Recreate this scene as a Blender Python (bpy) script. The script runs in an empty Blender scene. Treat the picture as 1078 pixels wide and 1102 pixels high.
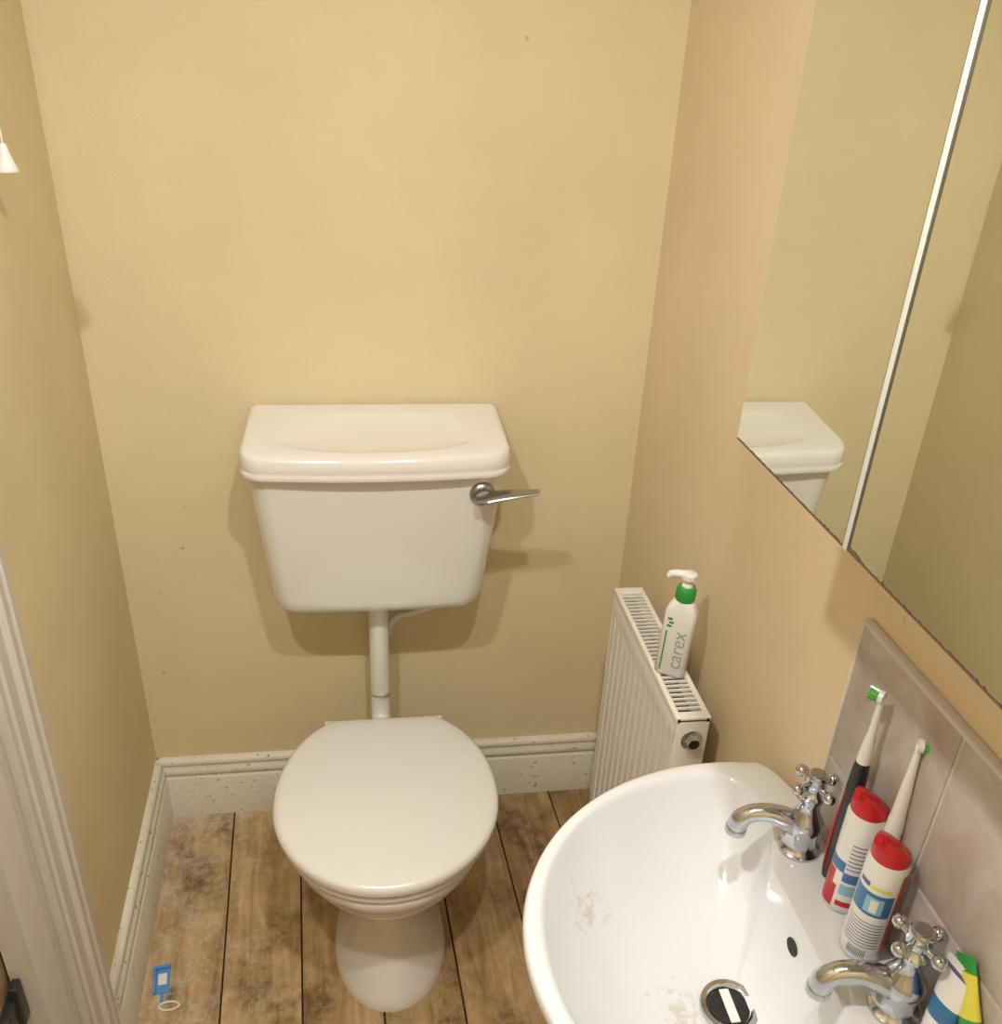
import bpy, bmesh, math, random
from mathutils import Vector, Matrix
random.seed(4)
sc=bpy.context.scene
sc.view_settings.view_transform='Standard'
sc.view_settings.look='None'
W=1.1; KA=0.0418

# ---------------------------------------------------------------- materials
def mat(name,col,rough=.5,metal=0,coat=0,spec=.5):
    m=bpy.data.materials.new(name); m.use_nodes=True
    b=m.node_tree.nodes["Principled BSDF"]
    b.inputs["Base Color"].default_value=(*col,1); b.inputs["Roughness"].default_value=rough
    b.inputs["Metallic"].default_value=metal; b.inputs["Coat Weight"].default_value=coat
    b.inputs["Coat Roughness"].default_value=.08
    b.inputs["Specular IOR Level"].default_value=spec
    return m
def N(m,t,**k):
    n=m.node_tree.nodes.new(t)
    for a,v in k.items():
        if a in n.inputs.keys(): n.inputs[a].default_value=v
        else: setattr(n,a,v)
    return n
def L(m,a,b): m.node_tree.links.new(a,b)
def coords(m,scale=(1,1,1),rot=(0,0,0)):
    tc=N(m,"ShaderNodeTexCoord"); mp=N(m,"ShaderNodeMapping")
    mp.inputs["Scale"].default_value=scale; mp.inputs["Rotation"].default_value=rot
    L(m,tc.outputs["Object"],mp.inputs["Vector"]); return mp.outputs["Vector"]
def ramp(m,src,stops):
    r=N(m,"ShaderNodeValToRGB"); cr=r.color_ramp
    while len(cr.elements)<len(stops): cr.elements.new(.5)
    for e,(p,c) in zip(cr.elements,stops):
        e.position=p; e.color=(*c,1) if len(c)==3 else c
    L(m,src,r.inputs["Fac"]); return r.outputs["Color"]
def mixc(m,fac,a,b,mode='MIX'):
    x=N(m,"ShaderNodeMix",data_type='RGBA',blend_type=mode)
    for sock,v in ((x.inputs[0],fac),(x.inputs[6],a),(x.inputs[7],b)):
        if isinstance(v,(int,float)): sock.default_value=v
        elif isinstance(v,tuple): sock.default_value=(*v,1)
        else: L(m,v,sock)
    return x.outputs[2]
def bsdf(m): return m.node_tree.nodes["Principled BSDF"]
def bump(m,h,st,dist=.002):
    b=N(m,"ShaderNodeBump"); b.inputs["Strength"].default_value=st; b.inputs["Distance"].default_value=dist
    L(m,h,b.inputs["Height"]); L(m,b.outputs["Normal"],bsdf(m).inputs["Normal"])
def spotmask(m,tc,cen,rad):
    d=N(m,"ShaderNodeVectorMath",operation='DISTANCE'); d.inputs[1].default_value=cen; L(m,tc,d.inputs[0])
    r=N(m,"ShaderNodeMapRange"); r.inputs[1].default_value=0; r.inputs[2].default_value=rad; r.inputs[3].default_value=1; r.inputs[4].default_value=0
    L(m,d.outputs["Value"],r.inputs[0]); return r.outputs[0]

def wall_mat(name,col,spots,scuffs=()):
    m=mat(name,col,.62,spec=.35); v=coords(m)
    n=N(m,"ShaderNodeTexNoise",Scale=2.2,Detail=4.,Roughness=.6); L(m,v,n.inputs["Vector"])
    d=tuple(c*.95 for c in col); l=tuple(min(1,c*1.03) for c in col)
    c=ramp(m,n.outputs["Fac"],[(.35,d),(.65,l)])
    n2=N(m,"ShaderNodeTexNoise",Scale=30.,Detail=2.,Roughness=.5); L(m,v,n2.inputs["Vector"])
    f=ramp(m,n2.outputs["Fac"],[(.745,(0,0,0)),(.78,(.55,.55,.55))])
    c=mixc(m,f,c,spots)
    for cen,rad,sc_n,th,colr in scuffs:
        s=spotmask(m,v,cen,rad); nn=N(m,"ShaderNodeTexNoise",Scale=sc_n,Detail=4.,Roughness=.6); L(m,v,nn.inputs["Vector"])
        q=N(m,"ShaderNodeMath",operation='MULTIPLY_ADD'); q.inputs[1].default_value=.12; L(m,s,q.inputs[0]); L(m,nn.outputs["Fac"],q.inputs[2])
        c=mixc(m,ramp(m,q.outputs[0],[(th,(0,0,0)),(th+.05,(.75,.75,.75))]),c,colr)
    L(m,c,bsdf(m).inputs["Base Color"])
    n3=N(m,"ShaderNodeTexNoise",Scale=170.,Detail=3.); L(m,v,n3.inputs["Vector"])
    bump(m,n3.outputs["Fac"],.22,.002)
    return m
M_wall=wall_mat("wall_paint_yellow",(.73,.63,.40),(.45,.30,.15),
    [((.58,0,1.10),.12,38.,.735,(.50,.38,.20)),((.05,0,.75),.35,34.,.765,(.42,.30,.18))])
M_wallr=wall_mat("wall_paint_yellow_right",(.745,.62,.425),(.45,.25,.15),
    [((1.1,-1.03,1.17),.15,60.,.73,(.42,.15,.09))])
M_ceil=mat("ceiling_paint",(.86,.86,.85),.8)

def paint_wood(name,col,dirt=(.35,.27,.17),k=.88,lo=.69,amt=.6,sc2=16.):
    m=mat(name,col,.4); v=coords(m,(6,6,2))
    n=N(m,"ShaderNodeTexNoise",Scale=1.5,Detail=3.,Roughness=.5); L(m,v,n.inputs["Vector"])
    c=ramp(m,n.outputs["Fac"],[(.3,tuple(x*k for x in col)),(.6,col)])
    v2=coords(m,(1,1,1.6))
    n2=N(m,"ShaderNodeTexNoise",Scale=sc2,Detail=12.,Roughness=.85); L(m,v2,n2.inputs["Vector"])
    f=ramp(m,n2.outputs["Fac"],[(lo-.03,(0,0,0)),(lo+.04,(amt,amt,amt))])
    c=mixc(m,f,c,dirt)
    # chips: small hard-edged spots
    n4=N(m,"ShaderNodeTexNoise",Scale=70.,Detail=2.,Roughness=.5); L(m,v2,n4.inputs["Vector"])
    c=mixc(m,ramp(m,n4.outputs["Fac"],[(lo+.05,(0,0,0)),(lo+.07,(.8,.8,.8))]),c,tuple(x*.6 for x in dirt))
    L(m,c,bsdf(m).inputs["Base Color"]); return m
M_skirt=paint_wood("skirting_gloss_cream",(.75,.71,.59),(.40,.31,.19),lo=.625,amt=.6)
M_arch=paint_wood("architrave_gloss",(.60,.565,.51),k=.94,lo=.70,amt=.35)
M_cer=mat("sanitary_ceramic",(.78,.775,.75),.12,coat=.5)
M_seat=mat("toilet_seat_plastic",(.77,.765,.735),.22,coat=.3)
BC=(.71,.73,.75)
M_bas=mat("basin_ceramic",BC,.1,coat=.5)
def dirty(m,col,dc,lo,hi,sc_=14.):
    v=coords(m); n=N(m,"ShaderNodeTexNoise",Scale=sc_,Detail=8.,Roughness=.75); L(m,v,n.inputs["Vector"])
    f=ramp(m,n.outputs["Fac"],[(lo,(0,0,0)),(hi,(.6,.6,.6))]); c=mixc(m,f,col,dc)
    L(m,c,bsdf(m).inputs["Base Color"])
v=coords(M_bas); n=N(M_bas,"ShaderNodeTexNoise",Scale=75.,Detail=6.,Roughness=.75); L(M_bas,v,n.inputs["Vector"])
s1=spotmask(M_bas,v,(.785,-1.01,.755),.075); s2=spotmask(M_bas,v,(.880,-1.13,.70),.10)
mx=N(M_bas,"ShaderNodeMath",operation='MAXIMUM'); L(M_bas,s1,mx.inputs[0]); L(M_bas,s2,mx.inputs[1])
mm_=N(M_bas,"ShaderNodeMath",operation='MULTIPLY_ADD'); mm_.inputs[1].default_value=.28; L(M_bas,mx.outputs[0],mm_.inputs[0]); L(M_bas,n.outputs["Fac"],mm_.inputs[2])
f_=ramp(M_bas,mm_.outputs[0],[(.69,(0,0,0)),(.81,(.55,.55,.55))]); c=mixc(M_bas,f_,BC,(.52,.45,.35)); L(M_bas,c,bsdf(M_bas).inputs["Base Color"])
dirty(M_seat,(.77,.765,.735),(.55,.48,.36),.74,.88,9.)
M_pipe=mat("white_plastic",(.77,.76,.72),.3)
M_chrome=mat("chrome",(.56,.59,.64),.12,1)
M_steel=mat("lever_metal",(.40,.40,.40),.28,1)
M_black=mat("black_void",(.01,.01,.01),.6)
M_dark=mat("dark_rubber",(.02,.02,.022),.35)
M_mir=mat("mirror_silver",(.82,.85,.81),.015,1)
M_alu=mat("mirror_edge_trim",(.62,.69,.69),.3,.2)
M_chip=mat("desilvered_edge",(.10,.075,.05),.6)
M_rad=mat("radiator_enamel",(.76,.73,.66),.35)
dirty(M_rad,(.77,.745,.69),(.45,.32,.2),.66,.76,11.)
M_slot=mat("radiator_interior",(.03,.027,.024),.7)
M_white=mat("white_gloss_plastic",(.76,.76,.75),.25)
M_green=mat("green_plastic",(.03,.30,.05),.3)
M_red=mat("red_plastic",(.50,.012,.02),.3)
M_blue=mat("blue_label",(.04,.16,.36),.35)
M_lblue=mat("light_blue_label",(.25,.50,.66),.35)
M_navy=mat("navy_print",(.10,.11,.22),.4)
M_bplast=mat("blue_plastic",(.10,.28,.60),.3)
M_lime=mat("lime_bristles",(.12,.45,.08),.6)
M_yel=mat("yellow_print",(.72,.66,.08),.4)
M_door=mat("door_wood",(.50,.33,.19),.5)
v=coords(M_door,(8,8,.6)); n=N(M_door,"ShaderNodeTexNoise",Scale=4.,Detail=4.); L(M_door,v,n.inputs["Vector"])
L(M_door,ramp(M_door,n.outputs["Fac"],[(.3,(.45,.29,.17)),(.7,(.62,.43,.28))]),bsdf(M_door).inputs["Base Color"])

# floor boards
M_floor=mat("floor_boards_worn_pine",(.3,.17,.07),.45)
m=M_floor
at=N(m,"ShaderNodeAttribute",attribute_name="prnd")
tc=N(m,"ShaderNodeTexCoord"); cx=N(m,"ShaderNodeCombineXYZ")
mu=N(m,"ShaderNodeMath",operation='MULTIPLY'); mu.inputs[1].default_value=7.; L(m,at.outputs["Fac"],mu.inputs[0]); L(m,mu.outputs[0],cx.inputs[1]); L(m,mu.outputs[0],cx.inputs[2])
ad=N(m,"ShaderNodeVectorMath",operation='ADD'); L(m,tc.outputs["Object"],ad.inputs[0]); L(m,cx.outputs[0],ad.inputs[1])
mp=N(m,"ShaderNodeMapping"); mp.inputs["Scale"].default_value=(12,1.2,1); L(m,ad.outputs[0],mp.inputs["Vector"])
g=N(m,"ShaderNodeTexNoise",Scale=3.,Detail=6.,Roughness=.62,Distortion=1.0); L(m,mp.outputs[0],g.inputs["Vector"])
grain=ramp(m,g.outputs["Fac"],[(.25,(.28,.165,.075)),(.5,(.49,.33,.165)),(.75,(.64,.47,.28))])
g2=N(m,"ShaderNodeTexNoise",Scale=6.5,Detail=11.,Roughness=.78); L(m,ad.outputs[0],g2.inputs["Vector"])
blot=ramp(m,g2.outputs["Fac"],[(.37,(.32,.26,.21)),(.47,(.84,.81,.77)),(.64,(1.2,1.18,1.14))])
c=mixc(m,.92,grain,blot,'MULTIPLY')
tint=ramp(m,at.outputs["Fac"],[(0,(.62,.57,.50)),(1,(1.0,1.0,1.0))]); c=mixc(m,1.,c,tint,'MULTIPLY')
vo=N(m,"ShaderNodeTexVoronoi",Scale=3.1)
mp2=N(m,"ShaderNodeMapping"); mp2.inputs["Scale"].default_value=(1.8,1.1,1); L(m,ad.outputs[0],mp2.inputs["Vector"]); L(m,mp2.outputs[0],vo.inputs["Vector"])
kn=ramp(m,vo.outputs["Distance"],[(.035,(1,1,1)),(.09,(0,0,0))]); c=mixc(m,kn,c,(.09,.04,.016))
g3=N(m,"ShaderNodeTexNoise",Scale=15.,Detail=15.,Roughness=.95); L(m,tc.outputs["Object"],g3.inputs["Vector"])
sx=N(m,"ShaderNodeSeparateXYZ"); L(m,tc.outputs["Object"],sx.inputs[0])
mr=N(m,"ShaderNodeMapRange"); mr.inputs[1].default_value=.0; mr.inputs[2].default_value=.38; mr.inputs[3].default_value=.085; mr.inputs[4].default_value=0.01; L(m,sx.outputs[0],mr.inputs[0])
mr2=N(m,"ShaderNodeMapRange"); mr2.inputs[1].default_value=-.10; mr2.inputs[2].default_value=-.01; mr2.inputs[3].default_value=0; mr2.inputs[4].default_value=0.05; L(m,sx.outputs[1],mr2.inputs[0])
am=N(m,"ShaderNodeMath",operation='ADD'); L(m,g3.outputs["Fac"],am.inputs[0]); L(m,mr.outputs[0],am.inputs[1])
am2=N(m,"ShaderNodeMath",operation='ADD'); L(m,am.outputs[0],am2.inputs[0]); L(m,mr2.outputs[0],am2.inputs[1])
df=ramp(m,am2.outputs[0],[(.55,(0,0,0)),(.64,(.6,.6,.6))]); c=mixc(m,df,c,(.62,.57,.50))
L(m,c,bsdf(m).inputs["Base Color"])
L(m,ramp(m,g2.outputs["Fac"],[(.3,(.28,.28,.28)),(.7,(.6,.6,.6))]),bsdf(m).inputs["Roughness"])
bump(m,g.outputs["Fac"],.25,.002)

M_tile=mat("marbled_tile",(.42,.36,.32),.3,coat=.2)
v=coords(M_tile); n=N(M_tile,"ShaderNodeTexNoise",Scale=11.,Detail=8.,Roughness=.65,Distortion=.8); L(M_tile,v,n.inputs["Vector"])
L(M_tile,ramp(M_tile,n.outputs["Fac"],[(.3,(.36,.305,.27)),(.5,(.46,.405,.37)),(.72,(.58,.535,.50))]),bsdf(M_tile).inputs["Base Color"])
M_grout=mat("grout",(.62,.60,.58),.8)

# ---------------------------------------------------------------- mesh helpers
def finish(bm,name,mats,parent=None,smooth=40,loc=None,rotz=0):
    me=bpy.data.meshes.new(name); bmesh.ops.recalc_face_normals(bm,faces=bm.faces); bm.to_mesh(me); bm.free()
    for mm in (mats if isinstance(mats,(list,tuple)) else [mats]): me.materials.append(mm)
    if smooth:
        for p in me.polygons: p.use_smooth=True
        me.set_sharp_from_angle(angle=math.radians(smooth))
    o=bpy.data.objects.new(name,me); sc.collection.objects.link(o)
    if loc: o.location=loc
    o.rotation_euler[2]=rotz
    if parent: o.parent=parent
    return o
def empty(name,loc=(0,0,0),rotz=0):
    e=bpy.data.objects.new(name,None); sc.collection.objects.link(e); e.location=loc; e.rotation_euler[2]=rotz; e.empty_display_size=.05; return e
def bx(bm,x0,x1,y0,y1,z0,z1,mi=0,bev=0):
    vs=[bm.verts.new((x,y,z)) for x in (x0,x1) for y in (y0,y1) for z in (z0,z1)]
    fs=[]
    for q in ((0,1,3,2),(4,6,7,5),(0,4,5,1),(2,3,7,6),(0,2,6,4),(1,5,7,3)):
        f=bm.faces.new([vs[i] for i in q]); f.material_index=mi; fs.append(f)
    if bev:
        es=list({e for f in fs for e in f.edges})
        bmesh.ops.bevel(bm,geom=es,offset=bev,segments=3,affect='EDGES',profile=.5)
    return fs
def loft(bm,rings,cap0=True,cap1=True,mis=None,closed=True):
    vr=[[bm.verts.new(p) for p in r] for r in rings]; n=len(rings[0])
    for i in range(len(vr)-1):
        for j in range(n if closed else n-1):
            k=(j+1)%n
            f=bm.faces.new((vr[i][j],vr[i][k],vr[i+1][k],vr[i+1][j]))
            if mis: f.material_index=mis[i]
    if cap0: f=bm.faces.new(vr[0]); f.material_index=mis[0] if mis else 0
    if cap1: f=bm.faces.new(vr[-1]); f.material_index=mis[-1] if mis else 0
    return vr
def lathe(bm,prof,M=Matrix(),n=40,mis=None,sx=1,sy=1):
    rings=[[M@Vector((r*math.cos(2*math.pi*j/n)*sx,r*math.sin(2*math.pi*j/n)*sy,z)) for j in range(n)] for r,z in prof]
    return loft(bm,rings,mis=mis)
def axisM(p,d):
    d=Vector(d).normalized(); return Matrix.Translation(Vector(p))@d.to_track_quat('Z','Y').to_matrix().to_4x4()
def smoothpath(pts,sub=8):
    P=[Vector(p) for p in pts]; P=[2*P[0]-P[1]]+P+[2*P[-1]-P[-2]]; out=[]
    for i in range(1,len(P)-2):
        for s in range(sub):
            t=s/sub; a,b,c,d=P[i-1],P[i],P[i+1],P[i+2]
            out.append(.5*((2*b)+(c-a)*t+(2*a-5*b+4*c-d)*t*t+(3*b-a-3*c+d)*t**3))
    out.append(P[-2]); return out
def tube(bm,pts,rad,n=16,flat=1,mi=0):
    path=smoothpath(pts); m=len(path); rings=[]
    up=Vector((0,0,1)) 
    for i,p in enumerate(path):
        t=(path[min(i+1,m-1)]-path[max(i-1,0)]).normalized()
        a=up.cross(t)
        if a.length<.1: a=Vector((1,0,0)).cross(t)
        a.normalize(); b=t.cross(a)
        if isinstance(rad,(int,float)): r=rad
        else:
            s=i/(m-1)*(len(rad)-1); k=min(int(s),len(rad)-2); r=rad[k]+(rad[k+1]-rad[k])*(s-k)
        rings.append([p+a*math.cos(2*math.pi*j/n)*r+b*math.sin(2*math.pi*j/n)*r*flat for j in range(n)])
    loft(bm,rings,mis=[mi]*(len(rings)))
def sph(bm,c,r,mi=0,s=(1,1,1)):
    g=bmesh.ops.create_uvsphere(bm,u_segments=16,v_segments=10,radius=r,matrix=Matrix.Translation(Vector(c))@Matrix.Diagonal((*s,1)))
    for v_ in g['verts']:
        for f in v_.link_faces: f.material_index=mi
def rrect(x0,x1,y0,y1,z,rf,rb,bow=0,n=10,taper=0):
    pts=[]
    def arc(cx_,cy_,r,a0,a1):
        for i in range(n+1):
            a=math.radians(a0+(a1-a0)*i/n); pts.append([cx_+r*math.cos(a),cy_+r*math.sin(a),z])
    arc(x1-rb,y1-rb,rb,0,90)
    for i in range(1,8): pts.append([x1-rb+(x0+rb-(x1-rb))*i/8,y1,z])
    arc(x0+rb,y1-rb,rb,90,180); arc(x0+rf,y0+rf,rf,180,270)
    for i in range(1,16): pts.append([x0+rf+(x1-x0-2*rf)*i/16,y0,z])
    arc(x1-rf,y0+rf,rf,270,360)
    c=(x0+x1)/2; h=(x1-x0)/2
    for p in pts:
        w=(y1-p[1])/(y1-y0)
        if bow: p[1]-=bow*(1-((p[0]-c)/h)**2)*w
        if taper: p[0]=c+(p[0]-c)*(1-taper*(1-w))
    return [Vector(p) for p in pts]

# ---------------------------------------------------------------- room shell
HC=2.4; YB=-2.35
bm=bmesh.new(); bx(bm,-.4,W+.12,0,.12,-.05,HC+.1); finish(bm,"wall_back",M_wall,smooth=0)
bm=bmesh.new(); bx(bm,W,W+.12,YB,.0,-.05,HC+.1); finish(bm,"wall_right",M_wallr,smooth=0)
bm=bmesh.new(); bx(bm,-.4,W+.12,YB-.12,YB,-.05,HC+.1); finish(bm,"wall_front",M_wall,smooth=0)
DY0,DY1,DH=-.765,-1.53,2.02
bm=bmesh.new(); bx(bm,-.11,0,DY0,.02,-.05,HC+.1); bx(bm,-.11,0,-2.5,DY1,-.05,HC+.1); bx(bm,-.11,0,DY1,DY0,DH,HC+.1)
finish(bm,"wall_left",M_wall,smooth=0,rotz=KA)
bm=bmesh.new(); bx(bm,-.4,W+.12,YB-.12,.12,HC,HC+.1); finish(bm,"ceiling",M_ceil,smooth=0)
bm=bmesh.new(); lay=bm.faces.layers.float.new("prnd"); A=.06
edges=[-.34,-.16,.005,.168,.328,.488,.648,.81,.965,1.13,1.29,1.45]
for i in range(len(edges)-1):
    fs=bx(bm,edges[i]+.0020,edges[i+1]-.0020,YB-.05,.05,-.03,0)
    r_=[.9,.3,.8,.95,.75,.4,.7,.35,.1,.7,.4,.5][i]
    for f in fs: f[lay]=r_
for f in bx(bm,-.5,1.5,YB-.05,.05,-.06,-.0301): f[lay]=0
finish(bm,"floor",M_floor,smooth=0,rotz=A)

SK=[(0,0),(.022,0),(.022,.118),(.020,.121),(.0165,.124),(.0165,.127),(.020,.130),(.0205,.138),(.018,.145),(.013,.150),(.013,.153),(.0155,.156),(.0155,.163),(.012,.169),(.006,.172),(0,.172)]
def skirt(name,p0,p1,nrm,parent=None):
    bm=bmesh.new(); p0=Vector(p0);p1=Vector(p1);nrm=Vector(nrm)
    loft(bm,[[p+nrm*t+Vector((0,0,z)) for t,z in SK] for p in (p0,p1)])
    return finish(bm,name,M_skirt,smooth=50)
skirt("baseboard_back",(0.001,0,0),(W-.001,0,0),(0,-1,0))
skirt("baseboard_right",(W,0,0),(W,YB,0),(-1,0,0))
s=skirt("baseboard_left",(0,0,0),(0,-.682,0),(1,0,0)); s.rotation_euler[2]=KA
bm=bmesh.new()
AP=[(0,-.672),(.026,-.672),(.030,-.676),(.030,-.690),(.024,-.694),(.024,-.698),(.028,-.702),(.028,-.712),(.020,-.717),(.020,-.742),(.016,-.746),(.016,-.758),(0,-.758)]
loft(bm,[[Vector((x,y,z)) for x,y in AP] for z in (0,DH+.06)])
bx(bm,-.11,.004,-.785,-.7651,0,DH-.02); bx(bm,-.06,-.03,-.80,-.785,0,DH-.02)
AP2=[(x,-1.53-.765-y) for x,y in AP]
loft(bm,[[Vector((x,y,z)) for x,y in AP2] for z in (0,DH+.06)])
bx(bm,-.11,.004,-1.53,-1.511,0,DH-.02)
bx(bm,-.11,.004,-1.53,-.765,DH-.02,DH-.001)
bx(bm,0,.024,-1.54,-.757,DH+.0,DH+.06)
finish(bm,"trim_door_frame",M_arch,smooth=30,rotz=KA)
d=empty("door_1",rotz=KA)
bm=bmesh.new(); bx(bm,-.10,-.065,-1.508,-.788,.006,DH-.025,bev=.002)
for z0,z1 in ((.2,.85),(1.0,1.85)):
    for y0,y1 in ((-1.46,-1.19),(-1.11,-.90)): bx(bm,-.066,-.058,y0,y1,z0,z1,bev=.003)
finish(bm,"door_leaf",M_door,d)
bm=bmesh.new(); bx(bm,-.066,-.050,-.86,-.80,.405,.435,bev=.002); bx(bm,-.056,-.044,-.825,-.803,.38,.46,bev=.002)
finish(bm,"black_latch",M_dark,d)

# ---------------------------------------------------------------- toilet
T=empty("toilet",(.5425,-.44,0))
def egg(z,sx,sf,sb,cy=-.44,nf=2.0,nb=2.3,clip=None,n=72):
    out=[]
    for j in range(n):
        a=2*math.pi*j/n; c_,s_=math.cos(a),math.sin(a)
        e=nb if s_>0 else nf
        x=sx*math.copysign(abs(c_)**(2/e),c_); y=(sb if s_>0 else sf)*math.copysign(abs(s_)**(2/e),s_)
        y+=cy
        if clip is not None: y=min(y,clip)
        out.append(Vector((x,y+.44,z)))
    return out
bm=bmesh.new()
R_=[egg(0,.118,.165,.20),egg(.012,.118,.165,.20),egg(.03,.112,.158,.195),egg(.08,.092,.135,.18),egg(.14,.076,.116,.17),egg(.19,.073,.112,.17),
    egg(.225,.086,.125,.18),egg(.255,.110,.150,.195),egg(.285,.142,.178,.215),egg(.315,.168,.200,.235),egg(.335,.181,.210,.25),egg(.345,.184,.211,.255),egg(.352,.193,.218,.262),egg(.375,.196,.221,.265),egg(.383,.190,.216,.262),
    egg(.383,.150,.175,.15),egg(.36,.14,.165,.14),egg(.28,.11,.13,.11),egg(.22,.05,.06,.05)]
loft(bm,R_); finish(bm,"pan",M_cer,T,60)
bm=bmesh.new()
loft(bm,[egg(z,.210+a,.224+a,.27+a,clip=-.215) for z,a in ((.3855,-.006),(.388,0),(.399,0),(.402,-.005))]); finish(bm,"seat_ring",M_seat,T,50)
bm=bmesh.new()
cl=-.205
loft(bm,[egg(z,.217+a,.229+a,.268+a,clip=cl+a*.6,nb=2.15) for z,a in ((.4035,-.008),(.406,-.001),(.413,0),(.421,-.001),(.4255,-.006),(.428,-.014),(.4305,-.04),(.432,-.09),(.433,-.16))]); finish(bm,"seat_lid",M_seat,T,60)
bm=bmesh.new()
tube(bm,[(-.125,.238,.405),(0,.238,.405),(.125,.238,.405)],.012)
for x in (-.08,.08): lathe(bm,[(.018,.0),(.018,.02),(.012,.024)],Matrix.Translation((x,.238,.383)),20)
finish(bm,"seat_hinge",M_seat,T)
bm=bmesh.new()
tube(bm,[(-.005,.35,.69),(-.005,.35,.55),(-.005,.35,.42),(-.005,.335,.355),(-.005,.29,.335),(-.005,.23,.335)],.0215,20)
lathe(bm,[(.028,0),(.028,.03),(.024,.034)],Matrix.Translation((-.005,.35,.65)),24)
finish(bm,"flush_pipe",M_pipe,T)
bm=bmesh.new()
tube(bm,[(0,.10,.16),(0,.22,.17),(0,.32,.15),(0,.345,.08),(0,.345,-.0)],.055,20); finish(bm,"outlet_trap",M_cer,T)
bm=bmesh.new()
for x in (-.101,.101): sph(bm,(x,.03,.028),.009)
finish(bm,"floor_screw_caps",M_pipe,T)

# ---------------------------------------------------------------- cistern
Cn=empty("toilet_cistern",(0,0,0))
bm=bmesh.new()
def tk(z,ins=0):
    t=(z-.664)/(1.0-.664); x0=.328-.029*t; x1=.751+.037*t; yf=-.168-.032*t
    return rrect(x0+ins,x1-ins,yf+ins,-.004-ins*.3,z,.042,.012,bow=.006)
loft(bm,[tk(.661,.050),tk(.662,.034),tk(.666,.020),tk(.675,.008),tk(.688,.002),tk(.71),tk(.80),tk(.9),tk(1.0)]); finish(bm,"tank",M_cer,Cn,50)
def slope(pts,z,w):
    out=[]
    for p in pts:
        t=max(0,min(1,(-p.y)/.225)); zt=1.068-.030*t
        out.append(Vector((p.x,p.y,(1-w)*p.z+w*(zt+(z-1.068)))))
    return out
def ld_(z,ins,w=0,rf=.045): return slope(rrect(.287+ins,.797-ins,-.215+ins,-.003-ins*.5,z,max(rf-ins*.5,.01),.012,bow=.016,taper=.025),z,w)
def oval(z,sx,sy):
    base=ld_(z,0); cx_,cy_=.541,-.122; out=[]
    for p in base:
        a=math.atan2((p.y-cy_)/.11,(p.x-cx_)/.25)
        c_,s_=math.cos(a),math.sin(a)
        out.append(Vector((cx_+sx*math.copysign(abs(c_)**.75,c_),cy_+sy*math.copysign(abs(s_)**.85,s_),z)))
    return slope(out,z,1)
bm=bmesh.new()
loft(bm,[ld_(.995,.010),ld_(.995,.001),ld_(.998,0),ld_(1.005,0),ld_(1.008,.002),ld_(1.011,.001),ld_(1.061,.003,1),ld_(1.0655,.006,1),ld_(1.068,.011,1),ld_(1.0685,.018,1),ld_(1.0685,.026,1),oval(1.0685,.200,.080),oval(1.067,.192,.074),oval(1.0625,.178,.063),oval(1.0615,.05,.02)])
finish(bm,"lid",M_cer,Cn,60)
bm=bmesh.new()
lathe(bm,[(.025,0),(.025,.004),(.020,.010),(.015,.012),(.014,.022)],axisM((.740,-.196,.953),(0,-1,0)),28)
tube(bm,[(.726,-.219,.950),(.750,-.222,.955),(.790,-.228,.963),(.845,-.232,.969)],[.017,.025,.019,.011],16,.35)
finish(bm,"flush_lever",M_steel,Cn)
bm=bmesh.new()
tube(bm,[(.70,-.06,.675),(.70,-.05,.640),(.675,-.035,.605),(.62,-.03,.580),(.575,-.03,.565),(.553,-.04,.525)],.0085,12); finish(bm,"overflow_tube",M_pipe,Cn)

# ---------------------------------------------------------------- radiator
Rd=empty("radiator",(0,0,0)); X0,X1,Y0,Y1,Z0,Z1=1.005,1.062,-.672,-.264,.17,.770
bm=bmesh.new()
n=12; pr=[]
wv=(Y1-Y0-.024)/n
pr.append((X0+.004,Y1-.002))
for i in range(n):
    a=Y1-.012-i*wv
    for dy,dx in ((.0,0),(wv*.42,0),(wv*.50,.007),(wv*.80,.007),(wv*.88,0)): pr.append((X0+dx,a-dy))
pr.append((X0,Y0+.006)); pr.append((X0+.004,Y0+.002))
zz=[(Z0,.003,0),(Z0+.02,0,0),(Z0+.05,0,0),(Z0+.06,0,1),(Z1-.065,0,1),(Z1-.052,0,0),(Z1-.02,0,0),(Z1-.01,.003,0)]
rg=[]
for z,o_,k in zz:
    rg.append([Vector(((X0+(x-X0)*k+o_) if k==0 else x,y,z)) for x,y in pr])
loft(bm,rg,False,False,closed=False)
bx(bm,X1-.012,X1,Y0+.004,Y1-.004,Z0,Z1-.012,bev=.003)
bx(bm,X0+.007,X0+.010,Y0+.004,Y1-.004,Z0,Z1-.012)
for a,b in ((Y0,Y0+.004),(Y1-.004,Y1)): bx(bm,X0+.001,X1,a,b,Z0+.02,Z1-.004,bev=.0012)
finish(bm,"panels",M_rad,Rd,35)
bm=bmesh.new()
bx(bm,X0-.001,X0+.008,Y0,Y1,Z1-.012,Z1,bev=.002); bx(bm,X1-.008,X1+.001,Y0,Y1,Z1-.012,Z1,bev=.002)
bx(bm,X0,X1,Y0,Y0+.018,Z1-.010,Z1-.0002,bev=.002); bx(bm,X0,X1,Y1-.022,Y1,Z1-.010,Z1-.0002,bev=.002)
ns=31
for i in range(1,ns):
    y=Y0+.016+(Y1-Y0-.036)*i/ns; bx(bm,X0+.006,X1-.006,y-.0018,y+.0018,Z1-.005,Z1-.001)
finish(bm,"top_grille",M_rad,Rd,35)
bm=bmesh.new(); bx(bm,X0+.0102,X1-.0125,Y0+.006,Y1-.006,Z0+.03,Z1-.03); 
finish(bm,"convector_core",M_slot,Rd,0)
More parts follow.
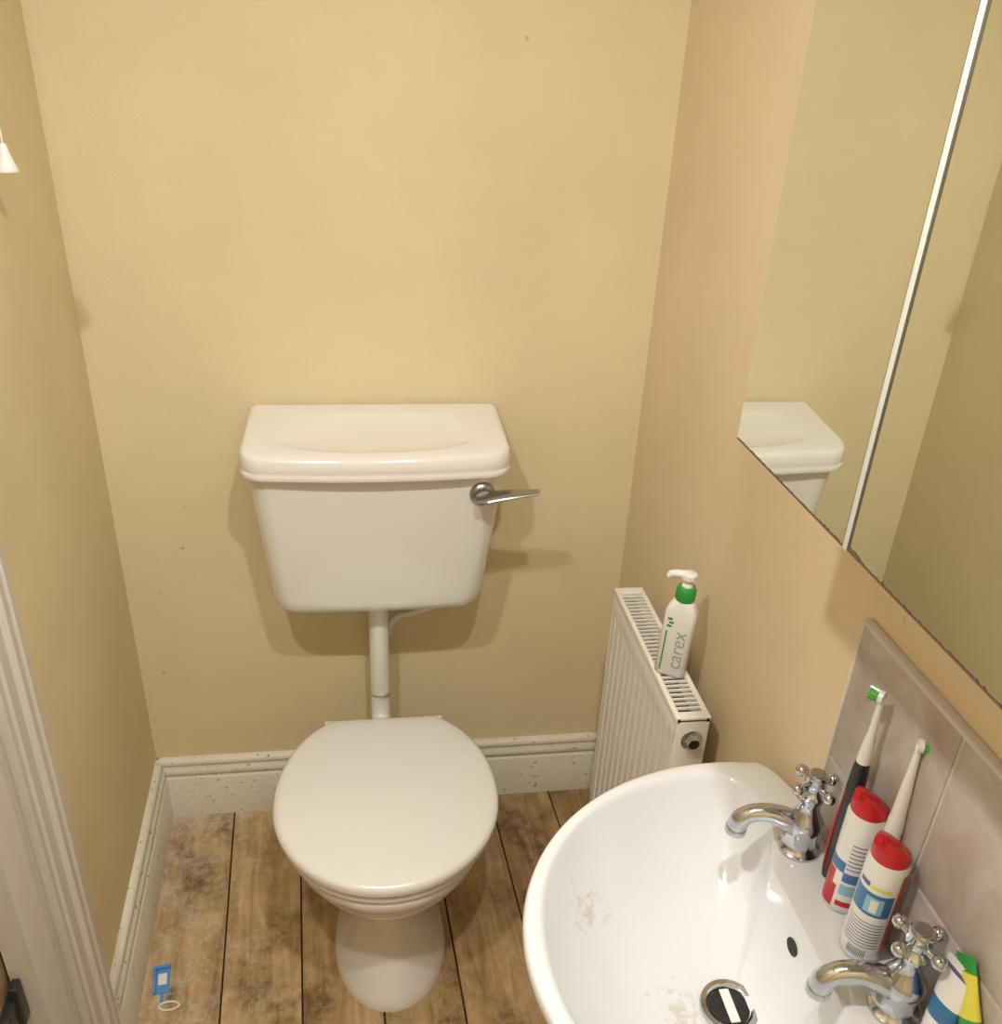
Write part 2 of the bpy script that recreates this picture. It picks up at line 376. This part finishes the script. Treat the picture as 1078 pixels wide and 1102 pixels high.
bm=bmesh.new()
lathe(bm,[(.014,0),(.014,.006),(.011,.008),(.011,.014),(.006,.014),(.006,.009),(.001,.009)],axisM((X0+.03,Y0,Z1-.045),(0,-1,0)),6)
lathe(bm,[(.018,0),(.018,.002),(.015,.003)],axisM((X0+.03,Y0,Z1-.045),(0,-1,0)),28)
finish(bm,"bleed_valve",M_chrome,Rd,30)
bm=bmesh.new(); lathe(bm,[(.0085,0),(.0085,.0005)],axisM((X0+.03,Y0-.0142,Z1-.045),(0,-1,0)),24); finish(bm,"valve_bore",M_black,Rd,0)
bm=bmesh.new()
tube(bm,[(X0+.03,Y0-.002,.20),(X0+.03,Y0-.03,.20),(X0+.03,Y0-.045,.17),(X0+.03,Y0-.045,.0)],.009,12)
tube(bm,[(X0+.03,Y1+.002,.20),(X0+.03,Y1+.03,.20),(X0+.03,Y1+.045,.17),(X0+.03,Y1+.045,.0)],.009,12)
for y in (-.35,-.58): bx(bm,X1-.001,W-.001,y-.015,y+.015,.3,.7)
finish(bm,"pipe_tails",M_rad,Rd)

B=empty("hand_soap_bottle",(1.032,-.545,Z1+.0005)); 
def rr2(w,d,z,r): return rrect(-w,w,-d,d,z,r,r,n=6)
bm=bmesh.new()
loft(bm,[rr2(.024,.015,0,.009),rr2(.0265,.017,.003,.011),rr2(.0265,.017,.105,.011),rr2(.026,.0165,.128,.011),rr2(.020,.0155,.140,.011),rr2(.014,.0135,.148,.0125)])
o=finish(bm,"body",M_white,B,50); 
bm=bmesh.new(); lathe(bm,[(.0145,.147),(.016,.149),(.016,.170),(.013,.174)]); 
for i in range(20):
    a=i*math.pi/10; bx(bm,.0155*math.cos(a)-.001,.0155*math.cos(a)+.001,.0155*math.sin(a)-.001,.0155*math.sin(a)+.001,.151,.168)
finish(bm,"collar",M_green,B)
bm=bmesh.new(); lathe(bm,[(.010,.172),(.009,.178),(.005,.180),(.005,.188),(.013,.189),(.013,.197),(.009,.2)],n=24)
tube(bm,[(0,0,.193),(-.012,-.002,.194),(-.028,-.004,.191),(-.032,-.005,.185)],[.008,.007,.006,.005],12)
finish(bm,"pump",M_white,B)
tx=bpy.data.curves.new("brand_text","FONT"); tx.body="carex"; tx.size=.034; tx.extrude=.0002; tx.align_x='CENTER'; tx.align_y='CENTER'; tx.materials.append(mat("grey_print",(.30,.38,.34),.5))
to=bpy.data.objects.new("label_text",tx); sc.collection.objects.link(to); to.parent=B; to.location=(.007,-.0173,.056)
to.rotation_euler=(Matrix.Rotation(math.radians(90),4,'X')@Matrix.Rotation(math.radians(90),4,'Z')).to_euler()
bm=bmesh.new()
for (a,z) in ((-.014,.100),(-.011,.107),(-.014,.114)): bx(bm,a-.004,a+.004,-.0175,-.0168,z-.002,z+.002)
bx(bm,-.0175,-.015,-.0175,-.0168,.01,.09)
finish(bm,"label_mark",M_green,B,0)
B.rotation_euler=(0,math.radians(2),math.radians(-32))

# ---------------------------------------------------------------- basin
BY=-1.12; ZR=.83
Bs=empty("wash_basin",(0,0,0))
def sst(a,b,x): t=max(0,min(1,(x-a)/(b-a))); return t*t*(3-2*t)
def in_out(x,y):
    dy=abs(y-BY)
    if x<=1.0: return ((1.0-x)/.320)**2+(dy/.284)**2<=1
    return ((x-1.0)/.094)**5+(dy/.284)**5<=1
def in_in(x,y):
    dy=abs(y-BY)
    if x>1.006+.032*sst(.085,.17,dy): return False
    if x<=.98: return ((.98-x)/.276)**2.1+(dy/.257)**2.1<=1
    return ((x-.98)/.066)**3+(dy/.257)**3<=1
WC=Vector((.938,BY,0)); NB=120
def ring(fn):
    o_=[]
    for j in range(NB):
        a=2*math.pi*j/NB; lo,hi=0,.6
        for _ in range(26):
            md=(lo+hi)/2
            if fn(WC.x+md*math.cos(a),WC.y+md*math.sin(a)): lo=md
            else: hi=md
        o_.append(Vector((WC.x+lo*math.cos(a),WC.y+lo*math.sin(a),0)))
    return o_
RO,RI=ring(in_out),ring(in_in)
def sc_(r,s,z,cx_=None):
    return [Vector((WC.x+(p.x-WC.x)*s,WC.y+(p.y-WC.y)*s,z)) for p in r]
def lerp(a,b,t,z): return [Vector((p.x+(q.x-p.x)*t,p.y+(q.y-p.y)*t,z)) for p,q in zip(a,b)]
rings=[sc_(RO,.25,.62),sc_(RO,.45,.645),sc_(RO,.7,.70),sc_(RO,.88,.765),sc_(RO,.955,.795),sc_(RO,.985,.803),sc_(RO,.998,.812),sc_(RO,1.0,.820),sc_(RO,.994,.827),lerp(RO,RI,.22,.8305),lerp(RO,RI,.6,.8305),lerp(RO,RI,.85,.829),[Vector((p.x,p.y,.8265)) for p in RI]]
for s in (.985,.96,.93,.89,.84,.77,.68,.57,.45,.33,.22,.13):
    rings.append(sc_(RI,s,ZR-.0035-.128*(1-s**3.4)-.006*(1-s)))
for i in range(2,len(rings)):
    for p in rings[i]: p.x=min(p.x,1.0935)
bm=bmesh.new(); loft(bm,rings,True,True); finish(bm,"bowl",M_bas,Bs,60)
zb=ZR-.0035-.128-.006
bm=bmesh.new(); lathe(bm,[(.036,0),(.035,.004),(.029,.005),(.026,.002),(.024,-.004),(.024,-.006)],Matrix.Translation((WC.x,BY,zb+.004)),36); 
finish(bm,"waste_ring",M_chrome,Bs)
bm=bmesh.new(); lathe(bm,[(.0245,0),(.0245,.0006)],Matrix.Translation((WC.x,BY,zb+.0045)),36); finish(bm,"waste_hole",M_black,Bs,0)
bm=bmesh.new(); bx(bm,WC.x-.006,WC.x+.006,BY-.022,BY+.022,zb+.0055,zb+.008,bev=.001); finish(bm,"waste_cross",M_pipe,Bs)
bm=bmesh.new(); lathe(bm,[(.012,0),(.012,.0012)],axisM((1.0005,BY+.003,.793),(-1,0,.12)),28,sx=1,sy=.75); finish(bm,"overflow_slot",M_black,Bs,0)
bm=bmesh.new()
def ped(z,sx,sy): return [Vector((.975+sx*math.cos(2*math.pi*j/40)*(1 if math.cos(2*math.pi*j/40)<0 else .9),BY+sy*math.sin(2*math.pi*j/40),z)) for j in range(40)]
loft(bm,[ped(0,.11,.11),ped(.03,.11,.11),ped(.06,.095,.095),ped(.3,.08,.08),ped(.55,.085,.09),ped(.68,.10,.12)]); finish(bm,"pedestal",M_bas,Bs)

def tap(loc,rot):
    e=empty("basin_tap",loc,rot)
    bm=bmesh.new()
    lathe(bm,[(.026,0),(.026,.004),(.021,.008),(.019,.014),(.0195,.030),(.022,.037),(.0225,.048),(.019,.055),(.0155,.061),(.013,.068),(.0115,.077),(.015,.084),(.0155,.090),(.010,.095),(.008,.105)],n=32)
    tube(bm,[(-.008,0,.038),(-.028,0,.047),(-.046,0,.051),(-.065,0,.047),(-.077,0,.036),(-.081,0,.022)],[.0165,.0145,.0125,.0115,.0115,.0125,.0125],20)
    lathe(bm,[(.0135,0),(.0135,.008),(.012,.010)],Matrix.Translation((-.081,0,.014)),24)
    finish(bm,"body",M_chrome,e,50)
    bm=bmesh.new(); H=.106
    for k in range(4):
        a=k*math.pi/2+.5; dx,dy=math.cos(a),math.sin(a)
        tube(bm,[(0,0,H),(dx*.012,dy*.012,H),(dx*.022,dy*.022,H)],[.0065,.0045,.0045],12)
        sph(bm,(dx*.026,dy*.026,H),.0080)
    lathe(bm,[(.010,0),(.0135,.004),(.0135,.014),(.012,.018),(.013,.022),(.011,.025)],Matrix.Translation((0,0,H-.008)),28)
    finish(bm,"cross_handle",M_chrome,e,50)
    bm=bmesh.new(); lathe(bm,[(.0085,0),(.0085,.001)],Matrix.Translation((0,0,H+.0171)),24); finish(bm,"indice_cap",M_steel,e,0)
    return e
tap((1.050,-1.004,.8306),math.radians(-16)); 
t2=tap((1.056,-1.228,.8306),math.radians(-14)); t2.name="basin_tap.001"

def tp(name,loc,rz,var=0):
    e=empty(name,loc,rz); bm=bmesh.new()
    K=.012
    pr=[(.020,0),(.0220,.002),(.0220,.014),(.0220,.0145),(.0220,.040),(.0220,.100),(.0220,.128+K),(.0200,.136+K)]
    lathe(bm,pr,n=40,mis=[0,0,1,0,0,0,0,0]); 
    finish(bm,"body",[M_white,M_red],e,50)
    bm=bmesh.new()
    def patch(a0,a1,z0,z1,mi,r=.0222):
        k=10; A_=[math.radians(a0+(a1-a0)*i/k) for i in range(k+1)]
        vs=[[bm.verts.new((r*math.cos(a),r*math.sin(a),z)) for a in A_] for z in (z0,z1)]
        for i in range(k): bm.faces.new((vs[0][i],vs[0][i+1],vs[1][i+1],vs[1][i])).material_index=mi
    if var==0:
        patch(155,275,.074,.106,0); patch(200,250,.078,.101,1,.0224); patch(216,236,.080,.098,2,.0226)
        for i in range(9): patch(165,270,.026+i*.0045,.0272+i*.0045,3,.0223)
        for i in range(12): patch(192+i*4.5,194+i*4.5,.010,.022,3,.0224)
        patch(283,330,.012,.135,4); patch(165,200,.112,.118,3,.0224); patch(205,260,.112,.116,5,.0224)
    else:
        patch(140,190,.006,.060,4); patch(190,205,.006,.040,4); patch(150,215,.062,.078,0); patch(150,200,.100,.128,2)
        for i in range(7): patch(218,285,.070+i*.006,.0715+i*.006,3,.0223)
        patch(215,290,.050,.064,0,.0223); patch(215,290,.030,.046,1,.0223); patch(215,280,.012,.020,4,.0223)
    finish(bm,"label",[M_blue,M_lblue,M_white,M_navy,M_red,M_yel],e,30)
    bm=bmesh.new()
    n_=32
    def cr_(r,z,k,dx=0): return [Vector((r*math.cos(2*math.pi*j/n_)+dx,r*math.sin(2*math.pi*j/n_),K+z-k*math.cos(2*math.pi*j/n_))) for j in range(n_)]
    loft(bm,[cr_(.0207,.134,0),cr_(.0207,.138,0),cr_(.0200,.147,.009),cr_(.016,.153,.010,-.002),cr_(.004,.154,.003,-.003)])
    tube(bm,[(.0,0,.145+K),(-.012,0,.154+K),(-.019,0,.159+K)],[.010,.009,.0075],14)
    finish(bm,"cap",M_red,e,50)
    bm=bmesh.new(); lathe(bm,[(.0055,0),(.0055,.002)],axisM((-.0192,0,.159+K),(-1,0,.35)),20); finish(bm,"nozzle_tip",M_red,e,0)
    return e
tp("toothpaste_bottle",(1.066,-1.088,.8306),math.radians(2),1)
b2=tp("toothpaste_bottle",(1.056,-1.153,.8306),math.radians(4)); b2.name="toothpaste_bottle.001"
def brush(loc,top,body,trim,hs=1.0):
    e=empty("electric_toothbrush",loc); d=(Vector(top)-Vector(loc)); Lh=d.length; Mx=axisM((0,0,0),d)
    bm=bmesh.new(); lathe(bm,[(r_,z_*hs) for r_,z_ in [(.009,0),(.0095,.004),(.0105,.05),(.011,.09),(.010,.13),(.009,.155),(.008,.163)]],Mx,28); 
    finish(bm,"handle",body,e,50)
    bm=bmesh.new()
    for sg in (-1,1):
        tube(bm,[Mx@Vector((-.0075,sg*.0065,.01)),Mx@Vector((-.0088,sg*.007,.05)),Mx@Vector((-.009,sg*.007,.09)),Mx@Vector((-.0075,sg*.0055,.14))],[.0012,.0018,.0012],10)
    finish(bm,"grip_button",trim,e)
    bm=bmesh.new(); lathe(bm,[(.0080,.163*hs),(.0072,.163*hs+.02),(.0045,.225),(.0035,Lh-.012),(.004,Lh-.006)],Mx,20)
    lathe(bm,[(.0078,0),(.0078,.005),(.006,.006)],Mx@axisM((.002,0,Lh-.006),(-1,0,0)),20)
    finish(bm,"brush_neck",M_white,e,50)
    bm=bmesh.new()
    for i in range(46):
        a=i*2.4; r=.0070*math.sqrt(i/46); p=Vector((-.004,r*math.cos(a),Lh-.006+r*math.sin(a)))
        q=p+Vector((-.011,r*.2*math.cos(a),r*.2*math.sin(a)))
        dd=.0009
        rr=[[Mx@Vector((c_.x,c_.y+dd*math.cos(t),c_.z+dd*math.sin(t))) for t in (0,1.57,3.14,4.71)] for c_ in (p,q)]
        loft(bm,rr,mis=[1 if i%4 else 0]*2)
    finish(bm,"bristles",[M_white,M_lime],e,0)
    return e
brush((1.070,-1.0495,.8306),(1.068,-1.051,1.110),M_dark,M_red,1.12)
b2=brush((1.079,-1.122,.8306),(1.085,-1.107,1.090),M_white,M_red); b2.name="electric_toothbrush.001"
def ttube(name,loc,top,length,wd,mats,mis):
    d=Vector(top)-Vector(loc); e=empty(name,loc); z=d.normalized(); xa=Vector((0,1,0)); xa=(xa-z*xa.dot(z)).normalized(); ya=z.cross(xa)
    Mx=Matrix((xa,ya,z)).transposed().to_4x4()
    def tr(zz_,w,h): return [Mx@Vector((w*math.cos(2*math.pi*j/28),h*math.sin(2*math.pi*j/28),zz_)) for j in range(28)]
    bm=bmesh.new(); l=length
    loft(bm,[tr(.016,.009,.009),tr(.018,.013,.011),tr(.024,wd*.82,.0125),tr(l*.45,wd*.92,.011),tr(l*.62,wd*.96,.008),tr(l*.90,wd,.0030),tr(l*.93,wd,.0012),tr(l,wd,.0012)],mis=mis)
    finish(bm,"tube",mats,e,40)
    bm=bmesh.new(); lathe(bm,[(.0105,0),(.0115,.001),(.0115,.016),(.010,.018)],Mx,24); finish(bm,"screw_cap",M_white,e,40)
    return e
ttube("toothpaste_tube",(1.061,-1.283,.8306),(1.079,-1.262,.935),.115,.019,[M_white,M_blue,M_navy],[0,0,0,1,0,2,0])
e=ttube("toothpaste_tube",(1.076,-1.345,.8306),(1.082,-1.262,.950),.150,.014,[M_green,M_yel,M_white],[0,0,1,0,1,0,0]); e.name="toothpaste_tube.001"

# ---------------------------------------------------------------- splashback tiles
S_=empty("tile_splashback"); tw=.199; 
bm=bmesh.new()
for i in range(4):
    for j in range(2):
        y1=-.956-i*(tw); z1=1.135-j*tw
        bx(bm,W-.010,W-.002,y1-tw+.004,y1,z1-tw+.004,z1,bev=.0015)
finish(bm,"tiles",M_tile,S_)
bm=bmesh.new(); bx(bm,W-.0080,W-.0005,-.956-4*tw,-.957,1.135-2*tw,1.134); finish(bm,"grout_bed",M_grout,S_,0)
bm=bmesh.new(); bx(bm,W-.013,W-.0005,-.956-4*tw,-.9525,1.1352,1.141,bev=.0015); bx(bm,W-.0105,W-.0005,-.9555,-.951,1.135-2*tw,1.1352,bev=.001); finish(bm,"edge_trim",M_grout,S_)

# ---------------------------------------------------------------- mirror cabinet
Mc=empty("mirror_cabinet"); XM=.883; ym=[-.976,-1.202,-1.428,-1.654]; zm0,zm1=1.377,2.12
bm=bmesh.new(); bx(bm,XM+.021,W-.001,ym[-1]+.003,ym[0]-.003,zm0+.003,zm1-.003,bev=.001); finish(bm,"carcass",M_white,Mc,30)
bmc=bmesh.new()
for i in range(3):
    a,b=ym[i],ym[i+1]
    off=0 if i!=1 else .0008
    bm=bmesh.new(); bx(bm,XM+.005+off,XM+.020,b+.0025,a-.0005,zm0+.0015,zm1); finish(bm,"door_back_%d"%(i+1),M_chip,Mc,0)
    bm=bmesh.new(); bx(bm,XM+off,XM+.005+off,b+.001,a-.0005,zm0+.001,zm1)
    finish(bm,"mirror_door_%d"%(i+1),M_mir,Mc,0)
    ns=90; pa=[];pb=[]
    for k in range(ns+1):
        y=a-.0005+(b+.002-a+.0005)*k/ns
        w_=.0012+abs(random.gauss(0,.0007)) + (.003*math.exp(-((y+1.215)/.010)**2))
        pa.append(bmc.verts.new((XM+off-.0004,y,zm0+.0003))); pb.append(bmc.verts.new((XM+off-.0004,y,zm0+.0003+w_)))
    for k in range(ns): bmc.faces.new((pa[k],pa[k+1],pb[k+1],pb[k]))
finish(bmc,"desilvered_strip",M_chip,Mc,0)
bm=bmesh.new(); bx(bm,XM-.0006,XM+.006,ym[1]-.0034,ym[1]+.0028,zm0,zm1,bev=.0004)
finish(bm,"polished_edge",M_alu,Mc,30)
bm=bmesh.new(); bx(bm,XM-.0003,XM+.006,ym[1]+.0028,ym[1]+.0038,zm0+.001,zm1); bx(bm,XM-.0003,XM+.006,ym[1]-.0044,ym[1]-.0034,zm0+.001,zm1); finish(bm,"edge_dark_lines",M_chip,Mc,0)  # thin solid dark strips along both sides of the bright edge

# ---------------------------------------------------------------- light pull
PZ=1.530
e=empty("light_pull_cord",(.057,-.378,PZ))
bm=bmesh.new(); lathe(bm,[(.014,0),(.0145,.002),(.011,.010),(.007,.021),(.005,.031),(.0035,.035)],n=24); finish(bm,"pull_bell",M_pipe,e)
bm=bmesh.new(); tube(bm,[(0,0,.033),(0,0,.3),(0,0,HC-PZ-.02)],.0012,8); finish(bm,"cord",M_white,e)
bm=bmesh.new(); lathe(bm,[(.030,0),(.032,-.01),(.032,-.025)],Matrix.Translation((0,0,HC-PZ)),28); finish(bm,"ceiling_switch",M_white,e)

e=empty("blue_plastic_clip",(.078,-.485,.0005),math.radians(8))
bm=bmesh.new(); bx(bm,-.014,.014,-.03,.03,0,.003,bev=.001); bx(bm,-.017,-.012,-.03,.03,0,.010,bev=.001); bx(bm,-.012,.016,.024,.030,.0,.012,bev=.001); bx(bm,-.003,.003,-.05,-.03,0,.003,bev=.001)
finish(bm,"clip_body",M_bplast,e)
bm=bmesh.new(); bx(bm,-.008,.009,-.012,.014,.003,.0045); finish(bm,"clip_insert",M_white,e,0)
e=empty("white_string_loop",(.102,-.548,.0025))
bm=bmesh.new(); tube(bm,[(.02*math.cos(a*.55),.011*math.sin(a*.55)+.002*a*.3,0) for a in range(12)],.002,8); finish(bm,"string",M_white,e)

# ---------------------------------------------------------------- lamp: ceiling bar with two heads
e=empty("ceiling_lamp",(.45,-1.37,HC))
bm=bmesh.new(); bx(bm,-.32,.32,-.03,.03,-.025,0,bev=.004); 
for x in (-.25,.24): lathe(bm,[(.03,-.025),(.045,-.05),(.05,-.07)],Matrix.Translation((x,0,0)),32)
finish(bm,"base",M_white,e)
for i,x in enumerate((-.25,.24)):
    la=bpy.data.lights.new("lamp_light","AREA"); la.shape='DISK'; la.size=.06; la.energy=13.0; la.color=(1.0,.975,.935)
    lo=bpy.data.objects.new("lamp_light",la); sc.collection.objects.link(lo); lo.parent=e; lo.location=(x,0,-.073)
w=bpy.data.worlds.new("world"); sc.world=w; w.use_nodes=True; w.node_tree.nodes["Background"].inputs[0].default_value=(.5,.45,.4,1); w.node_tree.nodes["Background"].inputs[1].default_value=.3

# ---------------------------------------------------------------- camera
S=1.1; C=Vector((.47493*S,-1.60941*S,1.54598*S)); yaw,pit,rol=.16349,.49882,.04998; F=979.05534; PY=589.38495
cy,sy,cp,sp=math.cos(yaw),math.sin(yaw),math.cos(pit),math.sin(pit)
f=Vector((sy*cp,cy*cp,-sp)); r=Vector((cy,-sy,0)); u=r.cross(f)
r2=r*math.cos(rol)+u*math.sin(rol); u2=-r*math.sin(rol)+u*math.cos(rol)
cam=bpy.data.cameras.new("camera"); co=bpy.data.objects.new("camera",cam); sc.collection.objects.link(co)
Mt=Matrix((r2,u2,-f)).transposed().to_4x4(); Mt.translation=C; co.matrix_world=Mt
cam.sensor_fit='VERTICAL'; cam.sensor_height=24.; cam.lens=F*24./1102.
cam.shift_y=(PY-551.)/1102.; cam.clip_start=.01
sc.camera=co
